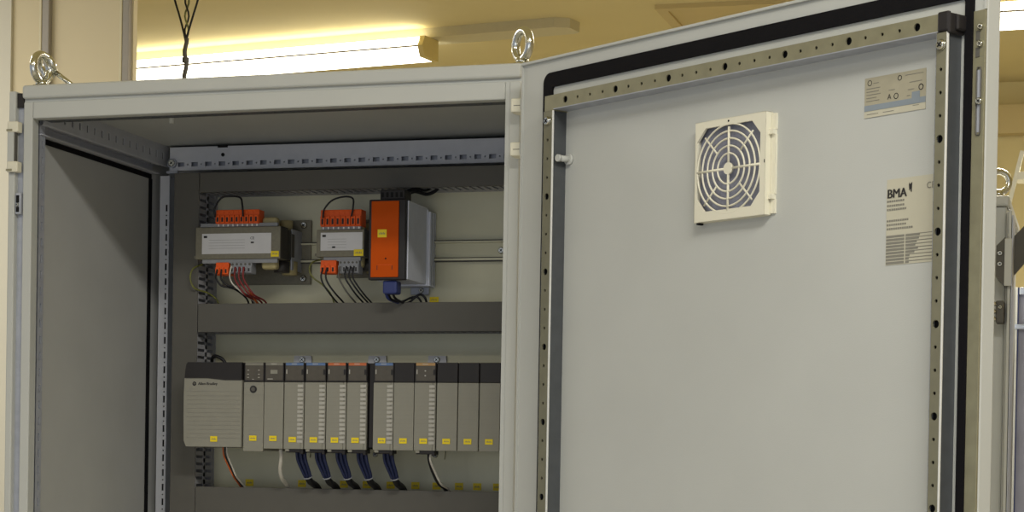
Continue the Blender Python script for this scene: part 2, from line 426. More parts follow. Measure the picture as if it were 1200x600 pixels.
# rubber gasket: rounded rectangle strip
def rrect(u0, u1, z0, z1, r, n=6):
    out = []
    for cx, cz, a in ((u1 - r, z1 - r, 0), (u0 + r, z1 - r, 90), (u0 + r, z0 + r, 180), (u1 - r, z0 + r, 270)):
        for k in range(n + 1):
            t = math.radians(a + 90 * k / n); out.append((cx + r * math.cos(t), cz + r * math.sin(t)))
    return out
mb = MB()
A = rrect(.0310, .7630, .14, 1.9690, .014); B = rrect(.0490, .7518, .158, 1.9495, .004)
yg = YS - .0034
va = [mb.bm.verts.new((p[0], yg, p[1])) for p in A]; vb = [mb.bm.verts.new((p[0], yg, p[1])) for p in B]
va2 = [mb.bm.verts.new((p[0], YS, p[1])) for p in A]; vb2 = [mb.bm.verts.new((p[0], YS, p[1])) for p in B]
mi = mb.mi(M['black'])
for k in range(len(A)):
    j = (k + 1) % len(A)
    for q in ((va[k], va[j], vb[j], vb[k]), (va[k], va[j], va2[j], va2[k]), (vb[k], vb[j], vb2[j], vb2[k])):
        f = mb.bm.faces.new(q); f.material_index = mi
dpart(mb, 'gasket', 'black rubber gasket')
# perforated tubular frame: along a vertical or a horizontal
Z_ = M['zinc']
def vrail(u0, u1, z0, z1, zh, big_every=3):
    mb = MB(); holes = []
    k = 0
    while zh - .025 * k > z0 + .01:
        z = zh - .025 * k; holes.append((z, (u0 + u1) / 2, circ(.0046 if k % 4 == 3 else .0021, 12))); k += 1
    mb.perf((0, 0, 0), (0, 0, 1), (1, 0, 0), (0, -1, 0), z0, z1, u0, u1, holes, .002, M['zinc_dark'])
    mb.box(u1 - .0003, u1 + .0022, -.0003, .0022, z0, z1, M['edge'], .0008)
    mb.box(u1 - .0008, u1, .0022, YS, z0, z1, M['railside']); mb.box(u0, u0 + .0008, .0, YS, z0, z1, M['zinc_plain'])
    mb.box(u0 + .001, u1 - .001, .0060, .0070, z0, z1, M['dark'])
    mb.box(u0, u1, .0, YS, z1 - .0006, z1, M['zinc_dark'])
    return mb
dpart(vrail(.0590, .0768, .16, 1.9120, 1.8735), 'frame_rail', 'perforated rail down the hinge side')
dpart(vrail(.7307, .7452, .16, 1.9125, 1.8722), 'frame_rail', 'perforated rail down the lock side')
mb = MB(); holes = [(.1033 + .025 * k, 1.9231, circ(.0046 if k % 4 == 0 else .0021, 12)) for k in range(-0, 25)]
mb.perf((0, 0, 0), (1, 0, 0), (0, 0, 1), (0, -1, 0), .0790, .7330, 1.9140, 1.9315, holes, .002, Z_)
mb.box(.0790, .7330, .0, YS, 1.9130, 1.9140, M['zinc_plain']); mb.box(.0790, .7330, .0, YS, 1.9315, 1.9325, Z_)
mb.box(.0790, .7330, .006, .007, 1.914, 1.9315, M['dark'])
mb.box(.0600, .0790, .0008, YS, 1.9120, 1.9325, Z_)
dpart(mb, 'frame_rail', 'perforated rail across the top of the door')
mb = MB(); mb.box(.7330, .7485, -.0018, .004, 1.9128, 1.9345, M['blackpl'], .002); mb.box(.7455, .7500, -.001, YS, 1.9100, 1.9325, M['blackpl'], .002)
mb.box(.7360, .7540, .008, YS, 1.9140, 1.9310, M['blackpl'], .002)
dpart(mb, 'corner_cap', 'black plastic cap on the upper rail corner')
for u, z in ((.0688, 1.8985), (.7385, 1.8985)):
    mb = MB(); mb.screw((u, 0, z), (0, -1, 0), .0062, M['chrome'], .0045); dpart(mb, 'rail_bolt', 'bright bolt head')
# short peg
mb = MB(); mb.cyl((.0855, YS, 1.8484), (.0855, .007, 1.8484), .0042, M['paint'], 16); mb.cyl((.0855, .007, 1.8484), (.0855, .003, 1.8484), .0048, M['paint'], 16)
mb.cyl((.0855, YS, 1.8484), (.0855, YS - .004, 1.8484), .0075, M['paint'], 16)
dpart(mb, 'door_peg', 'short pale plastic peg')
# lock strip beside the gasket
mb = MB()
LU0, LU1 = .7632, .7795
mb.box(LU0, LU1, YS - .0026, YS, .16, 1.9340, Z_, .0005)
mb.tube([(.7725 + a * .0028, YS - .0032, z) for a, z in ((-1, 1.8040), (-1, 1.8690), (-.6, 1.8725), (.6, 1.8725), (1, 1.8690), (1, 1.8040), (.6, 1.800), (-.6, 1.800))], .0009, M['duct'], 6, closed=True)
mb.box(.7705, .7745, YS - .0030, YS - .0026, 1.803, 1.870, M['zinc_plain'])
mb.box(.7675, .7725, YS - .0034, YS - .0026, 1.884, 1.894, M['duct']); mb.box(.7675, .7725, YS - .0034, YS - .0026, 1.902, 1.912, M['duct'])
lock = dpart(mb, 'lock_strip', 'zinc lock strip down the free edge')
for z, r in ((1.9160, .0036), (1.8975, .0036), (1.8360, .0042)):
    mb = MB(); mb.screw((.7735, YS - .0030, z), (.3, -1, 0), r, M['chrome'], .0035); dpart(mb, 'lock_screw', 'bright screw')
# ventilation grille
mb = MB(); IV = M['ivory']; gu, gz = .3985, 1.8035; gy = .0128
oc = [(-.0545, -.034), (-.0400, -.0500), (.0400, -.0500), (.0545, -.034), (.0545, .036), (.0400, .0520), (-.0400, .0520), (-.0545, .036)]
mb.perf((0, gy, 0), (1, 0, 0), (0, 0, 1), (0, -1, 0), .3405, .4620, 1.7410, 1.8640, [(gu, gz, oc)], .0035, IV)
mb.box(.3405, .4620, gy, YS, 1.7410, 1.7416, IV); mb.box(.3405, .4620, gy, YS, 1.8634, 1.8640, IV)
mb.box(.3405, .3411, gy, YS, 1.7410, 1.8640, IV); mb.box(.4614, .4620, gy, YS, 1.7410, 1.8640, IV)
mb.box(.3420, .4600, .0215, .0235, 1.743, 1.862, M['filt'])
for r_ in (.0185, .0275, .0365, .0455, .0540):
    mb.torus((gu, gy + .001, gz - .001), (0, 1, 0), r_, .00125, IV, 56, 6)
mb.cyl((gu, gy + .003, gz - .001), (gu, gy - .0005, gz - .001), .0072, IV, 24)
for k in range(8):
    a = math.pi / 4 * k; r0 = .0065 if k % 2 == 0 else .027; r1 = .0545 if k % 2 == 0 else .0600
    if k % 2: r1 = .0585
    mb.tube([(gu + math.cos(a) * r0, gy + .001, gz - .001 + math.sin(a) * r0), (gu + math.cos(a) * r1, gy + .001, gz - .001 + math.sin(a) * r1 * (.93 if k % 2 == 0 else 1))], .0016 if k % 2 == 0 else .0012, IV, 6)
for z0, z1 in ((1.7430, 1.7600), (1.7660, 1.8370), (1.8430, 1.8620)):
    mb.box(.4625, .4700, YS - .0030, YS, z0, z1, IV)
mb.box(.4620, .4690, YS - .0070, YS, 1.7600, 1.7660, IV); mb.box(.4620, .4690, YS - .0070, YS, 1.8370, 1.8430, IV)
mb.cyl((gu, gy, 1.8600), (gu, gy - .0004, 1.8600), .0013, M['dark'], 8); mb.box(.3440, .3480, .014, .022, 1.7385, 1.741, M['dark'])
mb.box(.4600, .4612, gy - .0003, gy, 1.803, 1.807, M['dark'])
dpart(mb, 'ventilation_grille', 'ivory square fan filter grille with round wire-like rings')
# type plate
def dbox(mb, u0, u1, z0, z1, m, h): mb.box(u0, u1, YS - h, YS, z0, z1, m)
mb = MB()
u0, u1, z0, z1 = .6070, .6968, 1.8382, 1.8833
dbox(mb, u0, u1, z0, z1, M['plate_label'], .0006)
dbox(mb, u0, u1, z0 + .0075, z0 + .0140, M['band_blue'], .0008); dbox(mb, u0, u1, z0, z0 + .0070, M['beige_label'], .0007)
dbox(mb, u0 + .0700, u0 + .0815, z0 + .0080, z0 + .0210, M['band_blue'], .0009)
h = .0009
def P2(u, z): return lambda a, b: (u + a, YS - .0011, z + b)
mb.torus((u0 + .0075, YS - .0006, z1 - .0060), (0, 1, 0), .0030, .0004, M['ink'], 20, 4)
mb.torus((u0 + .0520, YS - .0006, z1 - .0060), (0, 1, 0), .0026, .0005, M['ink'], 20, 4)
mb.torus((u0 + .0470, YS - .0006, z1 - .0255), (0, 1, 0), .0030, .0005, M['ink'], 20, 4)
mb.torus((u0 + .0830, YS - .0006, z1 - .0200), (0, 1, 0), .0030, .0006, M['ink'], 20, 4)
text_into(mb, 'A', .0085, P2(u0 + .0345, z1 - .0280), M['ink'])
for a, b, w in ((.013, .0065, .008), (.036, .0175, .009), (.066, .0125, .018), (.064, .0205, .009), (.063, .027, .004), (.003, .012, .020), (.003, .0155, .018), (.003, .019, .021), (.003, .0225, .015), (.003, .0260, .019), (.060, .004, .026), (.004, .041, .017), (.028, .041, .016), (.0715, .0390, .009)):
    mb.box(u0 + a, u0 + a + w, YS - h, YS - .0006, z1 - b - .0007, z1 - b, M['ink_soft'] if a < .01 else M['ink_soft'])
dpart(mb, 'rating_plate', 'small beige and blue-grey type plate in the upper corner')
# maker's label
mb = MB(); u0, u1, z0, z1 = .6430, .7120, 1.6688, 1.7650
dbox(mb, u0, u1, z0, z1, M['beige_label'], .0005)
for k in range(4): text_into(mb, 'BMA', .0142, (lambda a, b, k=k: (u0 + .0006 + k * .00035 + a, YS - .0011 - k * .00001, 1.7440 + b)), M['ink'])
mb.prism([(u0 + .0325, 1.7570), (u0 + .0335, 1.7590), (u0 + .0350, 1.7530), (u0 + .0330, 1.7500)], 1, YS - .0010, YS - .0005, M['ink'])
mb.prism([(u0 + .0345, 1.7570), (u0 + .0370, 1.7590), (u0 + .0365, 1.7480), (u0 + .0350, 1.7490)], 1, YS - .0010, YS - .0005, M['ink'])
text_into(mb, 'CE', .0100, P2(u0 + .0580, 1.7500), M['ink_soft'])
for z, w in ((1.7405, .027), (1.7355, .026), (1.7310, .029), (1.7185, .032), (1.7140, .029), (1.7095, .040)):
    for k in range(int(w / .0032)):
        mb.box(u0 + .001 + k * .0032, u0 + .001 + k * .0032 + .0024, YS - .0008, YS - .0005, z - .0012, z + .0010, M['ink_soft'])
for k in range(9):
    z = 1.7020 - k * .0037
    mb.box(u0 + .0005, u0 + .0270, YS - .0007, YS - .0005, z - .0027, z, M['ink_soft'])
    mb.box(u0 + .0290, u1 - .001, YS - .0007, YS - .0005, z - .0009, z, M['ink_soft'])
    w = (.020, .019, .016, .014, .018, .013, .006, .005, .005)[k]
    mb.box(u0 + .0290, u0 + .029 + w, YS - .0008, YS - .0005, z - .0027, z, M['ink_soft'])
dpart(mb, 'maker_label', 'pale maker label with bold black lettering above a small table')

# ------------------------------------------------------------------ loose eye bolt on the roof
t = thing('loose_eye_bolt', (.0245, .05, ZT), 'bright loose eye bolt lying on the roof, its shank pointing right', 'eye bolt')
mb = MB(); zr = ZT + .0245
a = Vector((.0150, .0560, 1.9985 + .034)); b = Vector((.0560, .0500, 1.9985 + .005)); dr = (b - a).normalized()
mb.cyl(a + dr * .006, b, .0038, M['chrome'], 14); mb.cyl(b - dr * .003, b + dr * .002, .0052, M['chrome'], 14)
mb.build('shank', t, neg(t))
mb = MB(); mb.torus(a - dr * .012, (-.45, -.75, -.5), .0170, .0048, M['chrome'], 40, 10); mb.build('ring', t, neg(t))

# ------------------------------------------------------------------ wiring ducts
def slots_wall(mb, axis, lo, hi, fixed, n, pitch, slotw, y0, y1, m):
    pass
YF, YB = .370, .450
def hduct(x0, x1, z0, z1, label):
    t = thing('wiring_duct', ((x0 + x1) / 2, .41, z0), label, 'wiring duct', 'grey slotted wiring ducts')
    mb = MB(); mb.box(x0, x1, YF, YF + .0025, z0, z1, M['duct'], .0008)
    mb.box(x0, x1, YF + .0025, YF + .008, z1 - .002, z1 - .0004, M['duct']); mb.box(x0, x1, YF + .0025, YF + .008, z0 + .0004, z0 + .002, M['duct'])
    mb.build('cover', t, neg(t))
    mb = MB(); m = M['trough']
    mb.box(x0, x1, YB - .002, YB, z0 + .002, z1 - .002, m)
    for zz, dz in ((z0 + .0022, .0014), (z1 - .0036, .0014)):
        mb.box(x0, x1, YB - .018, YB - .002, zz, zz + dz, m)
        x = x0
        while x < x1 - .008:
            mb.box(x, x + .0078, YF + .003, YB - .018, zz, zz + dz, m); x += .0125
    mb.build('trough', t, neg(t)); return t
def vduct(x0, x1, z0, z1, label):
    t = thing('wiring_duct', ((x0 + x1) / 2, .41, z0), label, 'wiring duct', 'grey slotted wiring ducts')
    mb = MB(); mb.box(x0, x1, YF + .0003, YF + .0025, z0, z1, M['duct'], .0008); mb.build('cover', t, neg(t))
    mb = MB(); m = M['trough']
    mb.box(x0 + .001, x1 - .001, YB - .002, YB, z0, z1, m)
    for xx in (x0 + .001, x1 - .0028):
        mb.box(xx, xx + .0014, YF + .003, YF + .008, z0, z1, m); mb.box(xx, xx + .0014, YF + .037, YF + .044, z0, z1, m); mb.box(xx, xx + .0014, YB - .010, YB - .002, z0, z1, m)
        z = z0 + .002
        while z < z1 - .008:
            mb.box(xx, xx + .0014, YF + .008, YB - .010, z, z + .0070, m); z += .0118
    mb.build('trough', t, neg(t)); return t
hduct(.1200, .7450, 1.8865, 1.9190, 'upper grey wiring duct across the plate, above the transformers')
hduct(.1200, .7450, 1.6558, 1.7028, 'middle grey wiring duct between the transformers and the controller rack')
hduct(.1200, .7450, 1.3550, 1.4010, 'lower grey wiring duct below the controller rack')
vduct(.0740, .1188, .20, 1.9190, 'tall grey wiring duct running down the left of the plate')

# ------------------------------------------------------------------ DIN rail
t = thing('mounting_rail', (.44, .44, 1.777), 'zinc top-hat mounting rail behind the transformers and the orange power supply', 'rail')
mb = MB()
mb.box(.1300, .7400, .4420, .4500, 1.7790, 1.7800, M['plate']); mb.box(.13, .74, .4420, .4500, 1.8055, 1.8065, M['plate'])
mb.box(.13, .74, .4480, .4500, 1.7800, 1.8055, M['plate']); mb.box(.13, .74, .4400, .4420, 1.7765, 1.7800, M['plate']); mb.box(.13, .74, .4400, .4420, 1.8055, 1.8080, M['plate']); mb.box(.13, .74, .4400, .4500, 1.7748, 1.7765, M['coil']); mb.box(.13, .74, .4400, .4500, 1.8080, 1.8096, M['coil']); mb.box(.13, .74, .4396, .4400, 1.7800, 1.7812, M['coil'])  # slim dark strips at the lips stand in for their shadow lines
mb.build('rail_profile', t, neg(t))
mb = MB(); mb.screw((.6180, .4480, 1.7925), (0, -1, 0), .0055, M['chrome'], .004); mb.build('rail_screw', t, neg(t))

# ------------------------------------------------------------------ transformers
def term(mb, x0, x1, z0, z1, y0, y1, n, m, up=True):
    w = (x1 - x0) / n
    mb.box(x0, x1, y0 + .003, y1, z0, z1, m, .001)
    for k in range(n):
        a = x0 + w * k
        mb.box(a + w * .06, a + w * .94, y0, y0 + .003, z0 + .001, z1 - .001 - (z1 - z0) * .35, m, .0006)
        mb.box(a + w * .32, a + w * .68, y0 - .0005, y0, z0 + .003, z0 + (z1 - z0) * .45, M['blackpl'])
        zz = z1 - (z1 - z0) * .18 if up else z1 - (z1 - z0) * .18
        mb.cyl((a + w / 2, y0 + .0032, zz), (a + w / 2, y0 + .0020, zz), w * .26, M['duct'] if m is not M['terminal'] else m, 10)
def transformer(x0, x1, z0, z1, yf, label, tt, tb_o, tb_g, tn, on, gn, lab, mk, base):
    t = thing('transformer', ((x0 + x1) / 2, .40, z0 - .03), label, 'transformer')
    L = neg(t)
    mb = MB(); mb.box(x0, x1, yf, yf + .034, z0, z1, M['core'], .001)
    for k in range(11):
        mb.box(x0 - .0004, x1 + .0004, yf + .003 + k * .0028, yf + .0041 + k * .0028, z0 + .0004, z1 + .0003, M['coil'])
    mb.box(x0 - .004, x0 + .008, yf + .004, .449, z0 + .002, z0 + .006, M['core'])
    mb.build('core', t, L)
    mb = MB(); xc = (x0 + x1) / 2; hw = (x1 - x0) / 2
    mb.box(x0 + .004, x1 - .0005, yf + .034, .436, z0 + .001, z1 - .001, M['coil'], .003, 2)
    mb.box(x1 - .0035, x1 + .0010, .398, .412, z0 + .006, z1 - .006, M['duct'], .002, 2)
    mb.box(x1 - hw * .50, x1 - hw * .14, yf + .010, yf + .026, z0 - .0165, z1 + .0165, M['tape'], .005, 3)
    mb.cyl((x1 - hw * .20, yf + .045, z0 - .001), (x1 - hw * .20, yf + .045, z0 - .019), .013, M['coil'], 20)
    mb.cyl((x1 - hw * .20, yf + .062, z1 - .001), (x1 - hw * .20, yf + .062, z1 + .0160), .011, M['tape'], 20)
    mb.cyl((x1 - hw * .12, yf + .066, z0 + .001), (x1 - hw * .12, yf + .066, z0 - .0210), .0125, M['tape'], 20)
    mb.build('coil', t, L)
    mb = MB(); b0, b1, c0, c1 = base
    mb.box(b0, b1, .4440, .4475, c0, c1, M['core'], .001); mb.box(b1 - .018, b1 - .016, .4000, .4440, c0 + .02, c1 - .02, M['zinc_plain'])
    mb.build('mounting_frame', t, L)
    for z in (c0 + .0100, c1 - .0085):
        mb = MB(); mb.screw((b1 - .0125, .4440, z), (0, -1, 0), .0058, M['chrome'], .004); mb.build('mounting_screw', t, L)
    mb = MB(); mb.box(x0 + .008, x1 - .006, yf + .002, yf + .008, z1 + .0005, z1 + .006, M['terminal_grey'])
    for k in range(tn):
        a = tt[0] + (tt[1] - tt[0]) * (k + .5) / tn; mb.box(a - .0012, a + .0012, yf + .0005, yf + .0022, z1 + .001, z1 + .0045, M['edge'])
    mb.build('bobbin_flange', t, L)
    mb = MB(); mb.box(x0 + .012, x1 - .006, yf + .002, yf + .008, z0 - .0065, z0 - .0005, M['terminal_grey']); mb.build('bobbin_flange', t, L)
    mb = MB(); term(mb, tt[0], tt[1], z1 + .0050, tt[2], yf - .004, yf + .022, tn, M['terminal']); mb.build('terminal_block', t, L, label='orange upper terminal block')
    mb = MB(); term(mb, tb_o[0], tb_o[1], tb_o[2], z0 - .0055, yf - .004, yf + .02, on, M['terminal'], False); mb.build('terminal_block', t, L, label='orange lower terminal block')
    mb = MB(); term(mb, tb_g[0], tb_g[1], tb_g[2], z0 - .0055, yf - .003, yf + .02, gn, M['terminal_grey'], False); mb.build('terminal_block', t, L, label='grey lower terminal block')
    mb = MB(); l0, l1, m0, m1 = lab; mb.box(l0, l1, yf - .0008, yf, m0, m1, M['white_label'])
    mb.box(l0 + .0030, l0 + .0090, yf - .0011, yf - .0008, m1 - .0070, m1 - .0035, M['ink'])
    if l1 - l0 > .1:
        text_into(mb, 'CE', .0060, lambda a, b: (l0 + .085 + a, yf - .0010, m1 - .0100 + b), M['ink'])
        mb.box(l0 + .0860, l0 + .0915, yf - .0010, yf - .0008, m1 - .0165, m1 - .0140, M['ink'])
    else:
        mb.box(l0 + .0200, l0 + .0255, yf - .0010, yf - .0008, m0 + .004, m0 + .0068, M['ink'])
    for k in range(4):
        mb.box(l0 + .012, l0 + (l1 - l0) * .62, yf - .0009, yf - .0008, m1 - .0110 - k * .0045, m1 - .0103 - k * .0045, M['print_'])
    mb.build('rating_label', t, L, label='white printed label')
    marker((mk[0] + mk[1]) / 2, (mk[2] + mk[3]) / 2, mk[1] - mk[0], mk[3] - mk[2], yf - .0009, t, L)
    return t
transformer(.1230, .2724, 1.7738, 1.8262, .35, 'large transformer at the left, with orange terminals and a long white label',
            (.1590, .2350, 1.8540), (.1600, .1830, 1.7475), (.1860, .2230, 1.7500), 9, 3, 5, (.1350, .2567, 1.7822, 1.8154), (.2568, .2706, 1.7765, 1.7858), (.1300, .2890, 1.7400, 1.8470))
transformer(.3312, .4126, 1.7762, 1.8200, .36, 'small transformer beside the orange power supply, with orange terminals',
            (.3380, .4080, 1.8520), (.3393, .3661, 1.7490), (.3700, .4045, 1.7490), 8, 3, 5, (.3386, .4103, 1.7862, 1.8152), (.3963, .4124, 1.7770, 1.7875), (.3350, .4150, 1.7500, 1.8460))

# ------------------------------------------------------------------ orange power supply
t = thing('power_supply', (.468, .38, 1.72), 'orange fronted power supply with a grey metal side, right of both transformers', 'power supply'); L = neg(t)
mb = MB(); G = M['psu_grey']
mb.prism([(.322, 1.7355), (.322, 1.8590), (.4150, 1.8590), (.4150, 1.8530), (.4490, 1.8530), (.4490, 1.7330), (.4150, 1.7330), (.4150, 1.7355)], 0, .4400, .5010, G)
mb.box(.5010, .5022, .4150, .4180, 1.7345, 1.8570, G); mb.box(.4985, .5060, .4180, .4480, 1.7330, 1.8540, G, .001)
for k in range(2): mb.box(.5060, .5066, .424 + k * .012, .427 + k * .012, 1.735, 1.852, M['zinc_plain'])
mb.build('housing', t, L, recalc=True)
mb = MB(); mb.box(.4378, .4990, .3120, .3240, 1.7335, 1.8605, M['blackpl'], .0015); mb.build('front_bezel', t, L, label='black bezel')
mb = MB(); mb.box(.4425, .4885, .3098, .3120, 1.7375, 1.8578, M['orange'], .001)
mb.cyl((.4677, .3098, 1.7668), (.4677, .3095, 1.7668), .0015, M['dark'], 10)
for x in (.4530, .4780): mb.box(x, x + .0010, .3096, .3098, 1.7490, 1.7560, M['ink'])
mb.box(.4550, .4780, .3096, .3098, 1.7568, 1.7573, M['terminal'])
mb.build('front_cover', t, L, label='orange front cover')
mb = MB(); mb.box(.4545, .4955, .3160, .3500, 1.8606, 1.8765, M['blackpl'], .002)
for k in range(5): mb.box(.4570 + k * .0078, .4610 + k * .0078, .3155, .3160, 1.864, 1.872, M['dark'])
mb.build('output_plug', t, L, label='black plug on top')
mb = MB(); mb.box(.4600, .4840, .3180, .3420, 1.7120, 1.7330, M['plug_blue'], .003); mb.build('input_plug', t, L, label='blue plug below')
mb = MB(); mb.box(.4640, .4960, .4460, .4490, 1.7215, 1.7335, M['zinc_plain'], .001); mb.screw((.4830, .4460, 1.7285), (0, -1, 0), .0045, M['chrome'], .003); mb.build('mounting_tab', t, L)
marker(.4613, 1.8065, .0150, .0125, .3098, t, L)

# ------------------------------------------------------------------ controller rack
CH0, CH1 = .1310, .7400
t = thing('controller_chassis', ((CH0 + CH1) / 2, .40, 1.466), 'black chassis of the controller rack carrying the grey modules', 'chassis'); L = neg(t)
mb = MB(); mb.box(CH0 + .004, CH1, .4150, .4450, 1.4690, 1.6010, M['blackpl'], .001)
mb.box(CH0 + .006, CH1, .3130, .4150, 1.5985, 1.6015, M['blackpl']); mb.box(CH0 + .006, CH1, .3250, .4150, 1.4720, 1.4745, M['blackpl'])
mb.box(.4450, .4530, .3080, .4150, 1.4680, 1.5985, M['blackpl'])
mb.build('card_cage', t, L)
for xc in (.2770, .4085, .5122):
    mb = MB(); mb.prism([(xc - .017, 1.599), (xc + .017, 1.599), (xc + .0150, 1.6215), (xc - .0150, 1.6215)], 1, .4450, .4490, M['rail_mid'])
    mb.screw((xc, .4450, 1.6150), (0, -1, 0), .0052, M['chrome'], .004); mb.build('mounting_tab', t, L)
    mb = MB(); mb.prism([(xc - .017, 1.471), (xc + .017, 1.471), (xc + .0150, 1.4520), (xc - .0150, 1.4520)], 1, .4450, .4490, M['plate']); mb.screw((xc, .4450, 1.4590), (0, -1, 0), .0048, M['chrome'], .004); mb.build('mounting_tab', t, L)

t = thing('rack_power_supply', (.181, .36, 1.466), 'wide grey supply unit with black top band at the left end of the rack', 'power supply'); L = neg(t)
mb = MB(); x0, x1 = .1308, .2312
prof = [(x0 + .004, 1.4660), (x1, 1.4660), (x1, 1.5735), (x1 - .03, 1.5735), (x1 - .06, 1.5765), (x0, 1.5770), (x0 - .0010, 1.55), (x0 - .0008, 1.51), (x0, 1.475)]
mb.prism(prof, 1, .2980, .4100, M['plc'])
for k in range(12): mb.box(x0 + .004, x1 - .002, .2976, .2980, 1.480 + k * .0068, 1.4803 + k * .0068, M['plc_line'])
text_into(mb, 'Allen-Bradley', .0062, lambda a, b: (x0 + .0240 + a, .2975, 1.5655 + b), M['ink'])
text_into(mb, 'Allen-Bradley', .0062, lambda a, b: (x0 + .0243 + a, .29745, 1.5655 + b), M['ink'])
mb.torus((x0 + .0175, .2978, 1.5675), (0, 1, 0), .0026, .0008, M['ink'], 20, 6); mb.prism([(x0 + .0162, 1.5662), (x0 + .0188, 1.5662), (x0 + .0175, 1.5690)], 1, .2974, .2980, M['ink'])
mb.build('housing', t, L, recalc=True)
mb = MB()
mb.prism([(x0 + .0008, 1.5765), (x1 - .06, 1.5765), (x1 - .03, 1.5735), (x1, 1.5735), (x1, 1.6022), (x0 + .0060, 1.6022), (x0 + .0035, 1.5985), (x0 + .0018, 1.59)], 1, .2965, .4100, M['blackpl'])
mb.build('top_band', t, L, label='black upper band', recalc=True)
marker(.1838, 1.4785, .0120, .0090, .2976, t, L)

def module(x0, x1, kind, label, group=None):
    xc = (x0 + x1) / 2; w = (x1 - x0) - .0010; hw = w / 2
    t = thing('rack_module', (xc, .36, 1.4600), label, 'rack module', group); t.location = (xc, .30, 1.4600); L = (0, 0, 0)
    io = kind in ('blue', 'orange', 'tan')
    mb = MB(); z0 = .0040 if not kind == 'cpu' else -.0006
    mb.box(-hw, hw, .0060, .1100, z0 + .002, .1410, M['blackpl'] if io or kind == 'blank' else M['plc'], .0006)
    if io:
        mb.box(-hw + .003, hw - .003, .003, .030, -.0015, .006, M['blackpl'], .001)
        mb.box(-hw + .002, -hw + .009, .001, .012, .0, .005, M['plc'], .001)
        mb.box(hw - .006, hw - .001, .002, .012, -.004, .003, M['blackpl'], .0008)
    mb.build('body', t, L)
    mb = MB()
    if io:
        mb.box(-hw, hw - .0045, .0, .0060, z0, .1105, M['plc'], .0008)
        mb.box(hw - .0045, hw, .0008, .0060, z0, .1105, M['plc'], .0005)
        for k in range(14):
            z = .014 + k * .0068
            mb.box(hw - .0105, hw - .0010, -.0006, .0010, z, z + .0044, M['plc_rib'], .0004, 1)
            mb.box(-hw + .003, hw - .0110, -.0002, .0001, z + .0050, z + .0054, M['plc_line'])
    else:
        mb.box(-hw, hw, .0, .0060, z0, .1105, M['plc'], .0008)
        for k in range(14): mb.box(-hw + .003, hw - .003, -.0002, .0001, .0190 + k * .0068, .0193 + k * .0068, M['plc_line'])
    if kind == 'cpu':
        mb.cyl((-.0005, 0, .0990), (-.0005, -.0012, .0990), .0058, M['blackpl'], 24); mb.cyl((-.0005, -.0012, .0990), (-.0005, -.0018, .0990), .0034, M['duct'], 16)
        mb.box(-hw, hw, -.0002, .0001, .0895, .0899, M['ink_soft'])
    mb.build('terminal_door', t, L, label='grey hinged front cover')
    mb = MB()
    if kind == 'blank':
        mb.box(-hw, hw, .0002, .0060, .1110, .1420, M['blackpl'], .0008); mb.build('top_cover', t, L, label='plain black upper part')
    else:
        mb.box(-hw, hw, .0008, .0060, .1110, .1420, M['blackpl'], .0006)
        mb.box(-hw + .0022, hw - .0012, .0001, .0008, .1135, .1405, M['smoke'])
        if io:
            mb.box(hw - .0042, hw - .0012, -.0006, .0001, .1225, .1310, M['blackpl']); mb.box(-hw + .003, -hw + .0045, -.0003, .0001, .1240, .1310, M['plc_rib'])
        if kind == 'tan':
            for z in (.1290, .1215): mb.box(-.0010, .0010, -.0004, .0001, z - .0010, z + .0010, M['plc_rib'])
        if kind == 'cpu':
            for a in (-.0100, .0085):
                for z in (.1180, .1230, .1295): mb.box(a - .0015, a + .0015, -.0003, .0001, z - .0005, z + .0005, M['plc_rib'])
            mb.box(-.0030, .0000, -.0003, .0001, .1145, .1155, M['plc_rib'])
        if kind == 'comm':
            mb.box(-.0060, .0060, -.0003, .0001, .1240, .1300, M['plc']); mb.box(-.0110, -.0020, -.0003, .0001, .1150, .1162, M['plc_rib'])
        d = mb.build('status_display', t, L, label='smoky status window')
        mb = MB(); c = dict(blue=M['blue'], orange=M['orange_stripe'], tan=M['tan'], cpu=M['ink_soft'], comm=M['ink_soft'])[kind]
        mb.box(-hw + .0022, hw - .0012, -.0004, .0003, .1372, .1415, c, .0002)
        if io or kind == 'comm': mb.box(-.0045, .0045, -.0006, -.0004, .1390, .1400, M['plc_rib'])
        mb.build('colour_stripe', d, L, label='coloured strip' if io else 'grey strip')
    mz = .0190 if kind not in ('cpu', 'comm') else .0205
    marker(-.0015 if io else 0, mz, .0125, .0085, -.0004, t, L)
    return t
xs = dict(a=(.2332, .2685), b=(.2685, .3023), c=(.3030, .3373), d=(.3380, .3742), e=(.3749, .4088), f=(.4095, .4435),
          g=(.4539, .4880), h=(.4880, .5220), i=(.5220, .5578), j=(.5590, .5935), k=(.5940, .6282), l=(.6288, .6628), m=(.6635, .6975))
module(*xs['a'], 'cpu', 'processor module with a round black key switch, next to the wide rack power supply')
module(*xs['b'], 'comm', 'communication module just right of the one with the key switch, a pale cable below')
gi = 'ribbed input and output modules'
module(*xs['c'], 'blue', 'blue-striped ribbed module, leftmost of the three with a blue strip', gi)
module(*xs['d'], 'blue', 'blue-striped ribbed module directly left of the orange-striped pair', gi)
module(*xs['e'], 'orange', 'orange-striped ribbed module, the left one of the pair', gi)
module(*xs['f'], 'orange', 'orange-striped ribbed module, the right one of the pair, beside the black gap', gi)
module(*xs['g'], 'blue', 'blue-striped ribbed module just right of the black gap in the rack', gi)
gb = 'blank black-topped modules'
module(*xs['h'], 'blank', 'blank module with black top between the blue-striped and the tan-striped ones', gb)
module(*xs['i'], 'tan', 'ribbed module with a tan strip and a two-coloured cable below', gi)
module(*xs['j'], 'blank', 'blank module with black top directly right of the tan-striped one', gb)
module(*xs['k'], 'blank', 'blank module with black top, middle of the three at the right end', gb)
module(*xs['l'], 'blank', 'blank module with black top at the right end, partly touching the door post', gb)

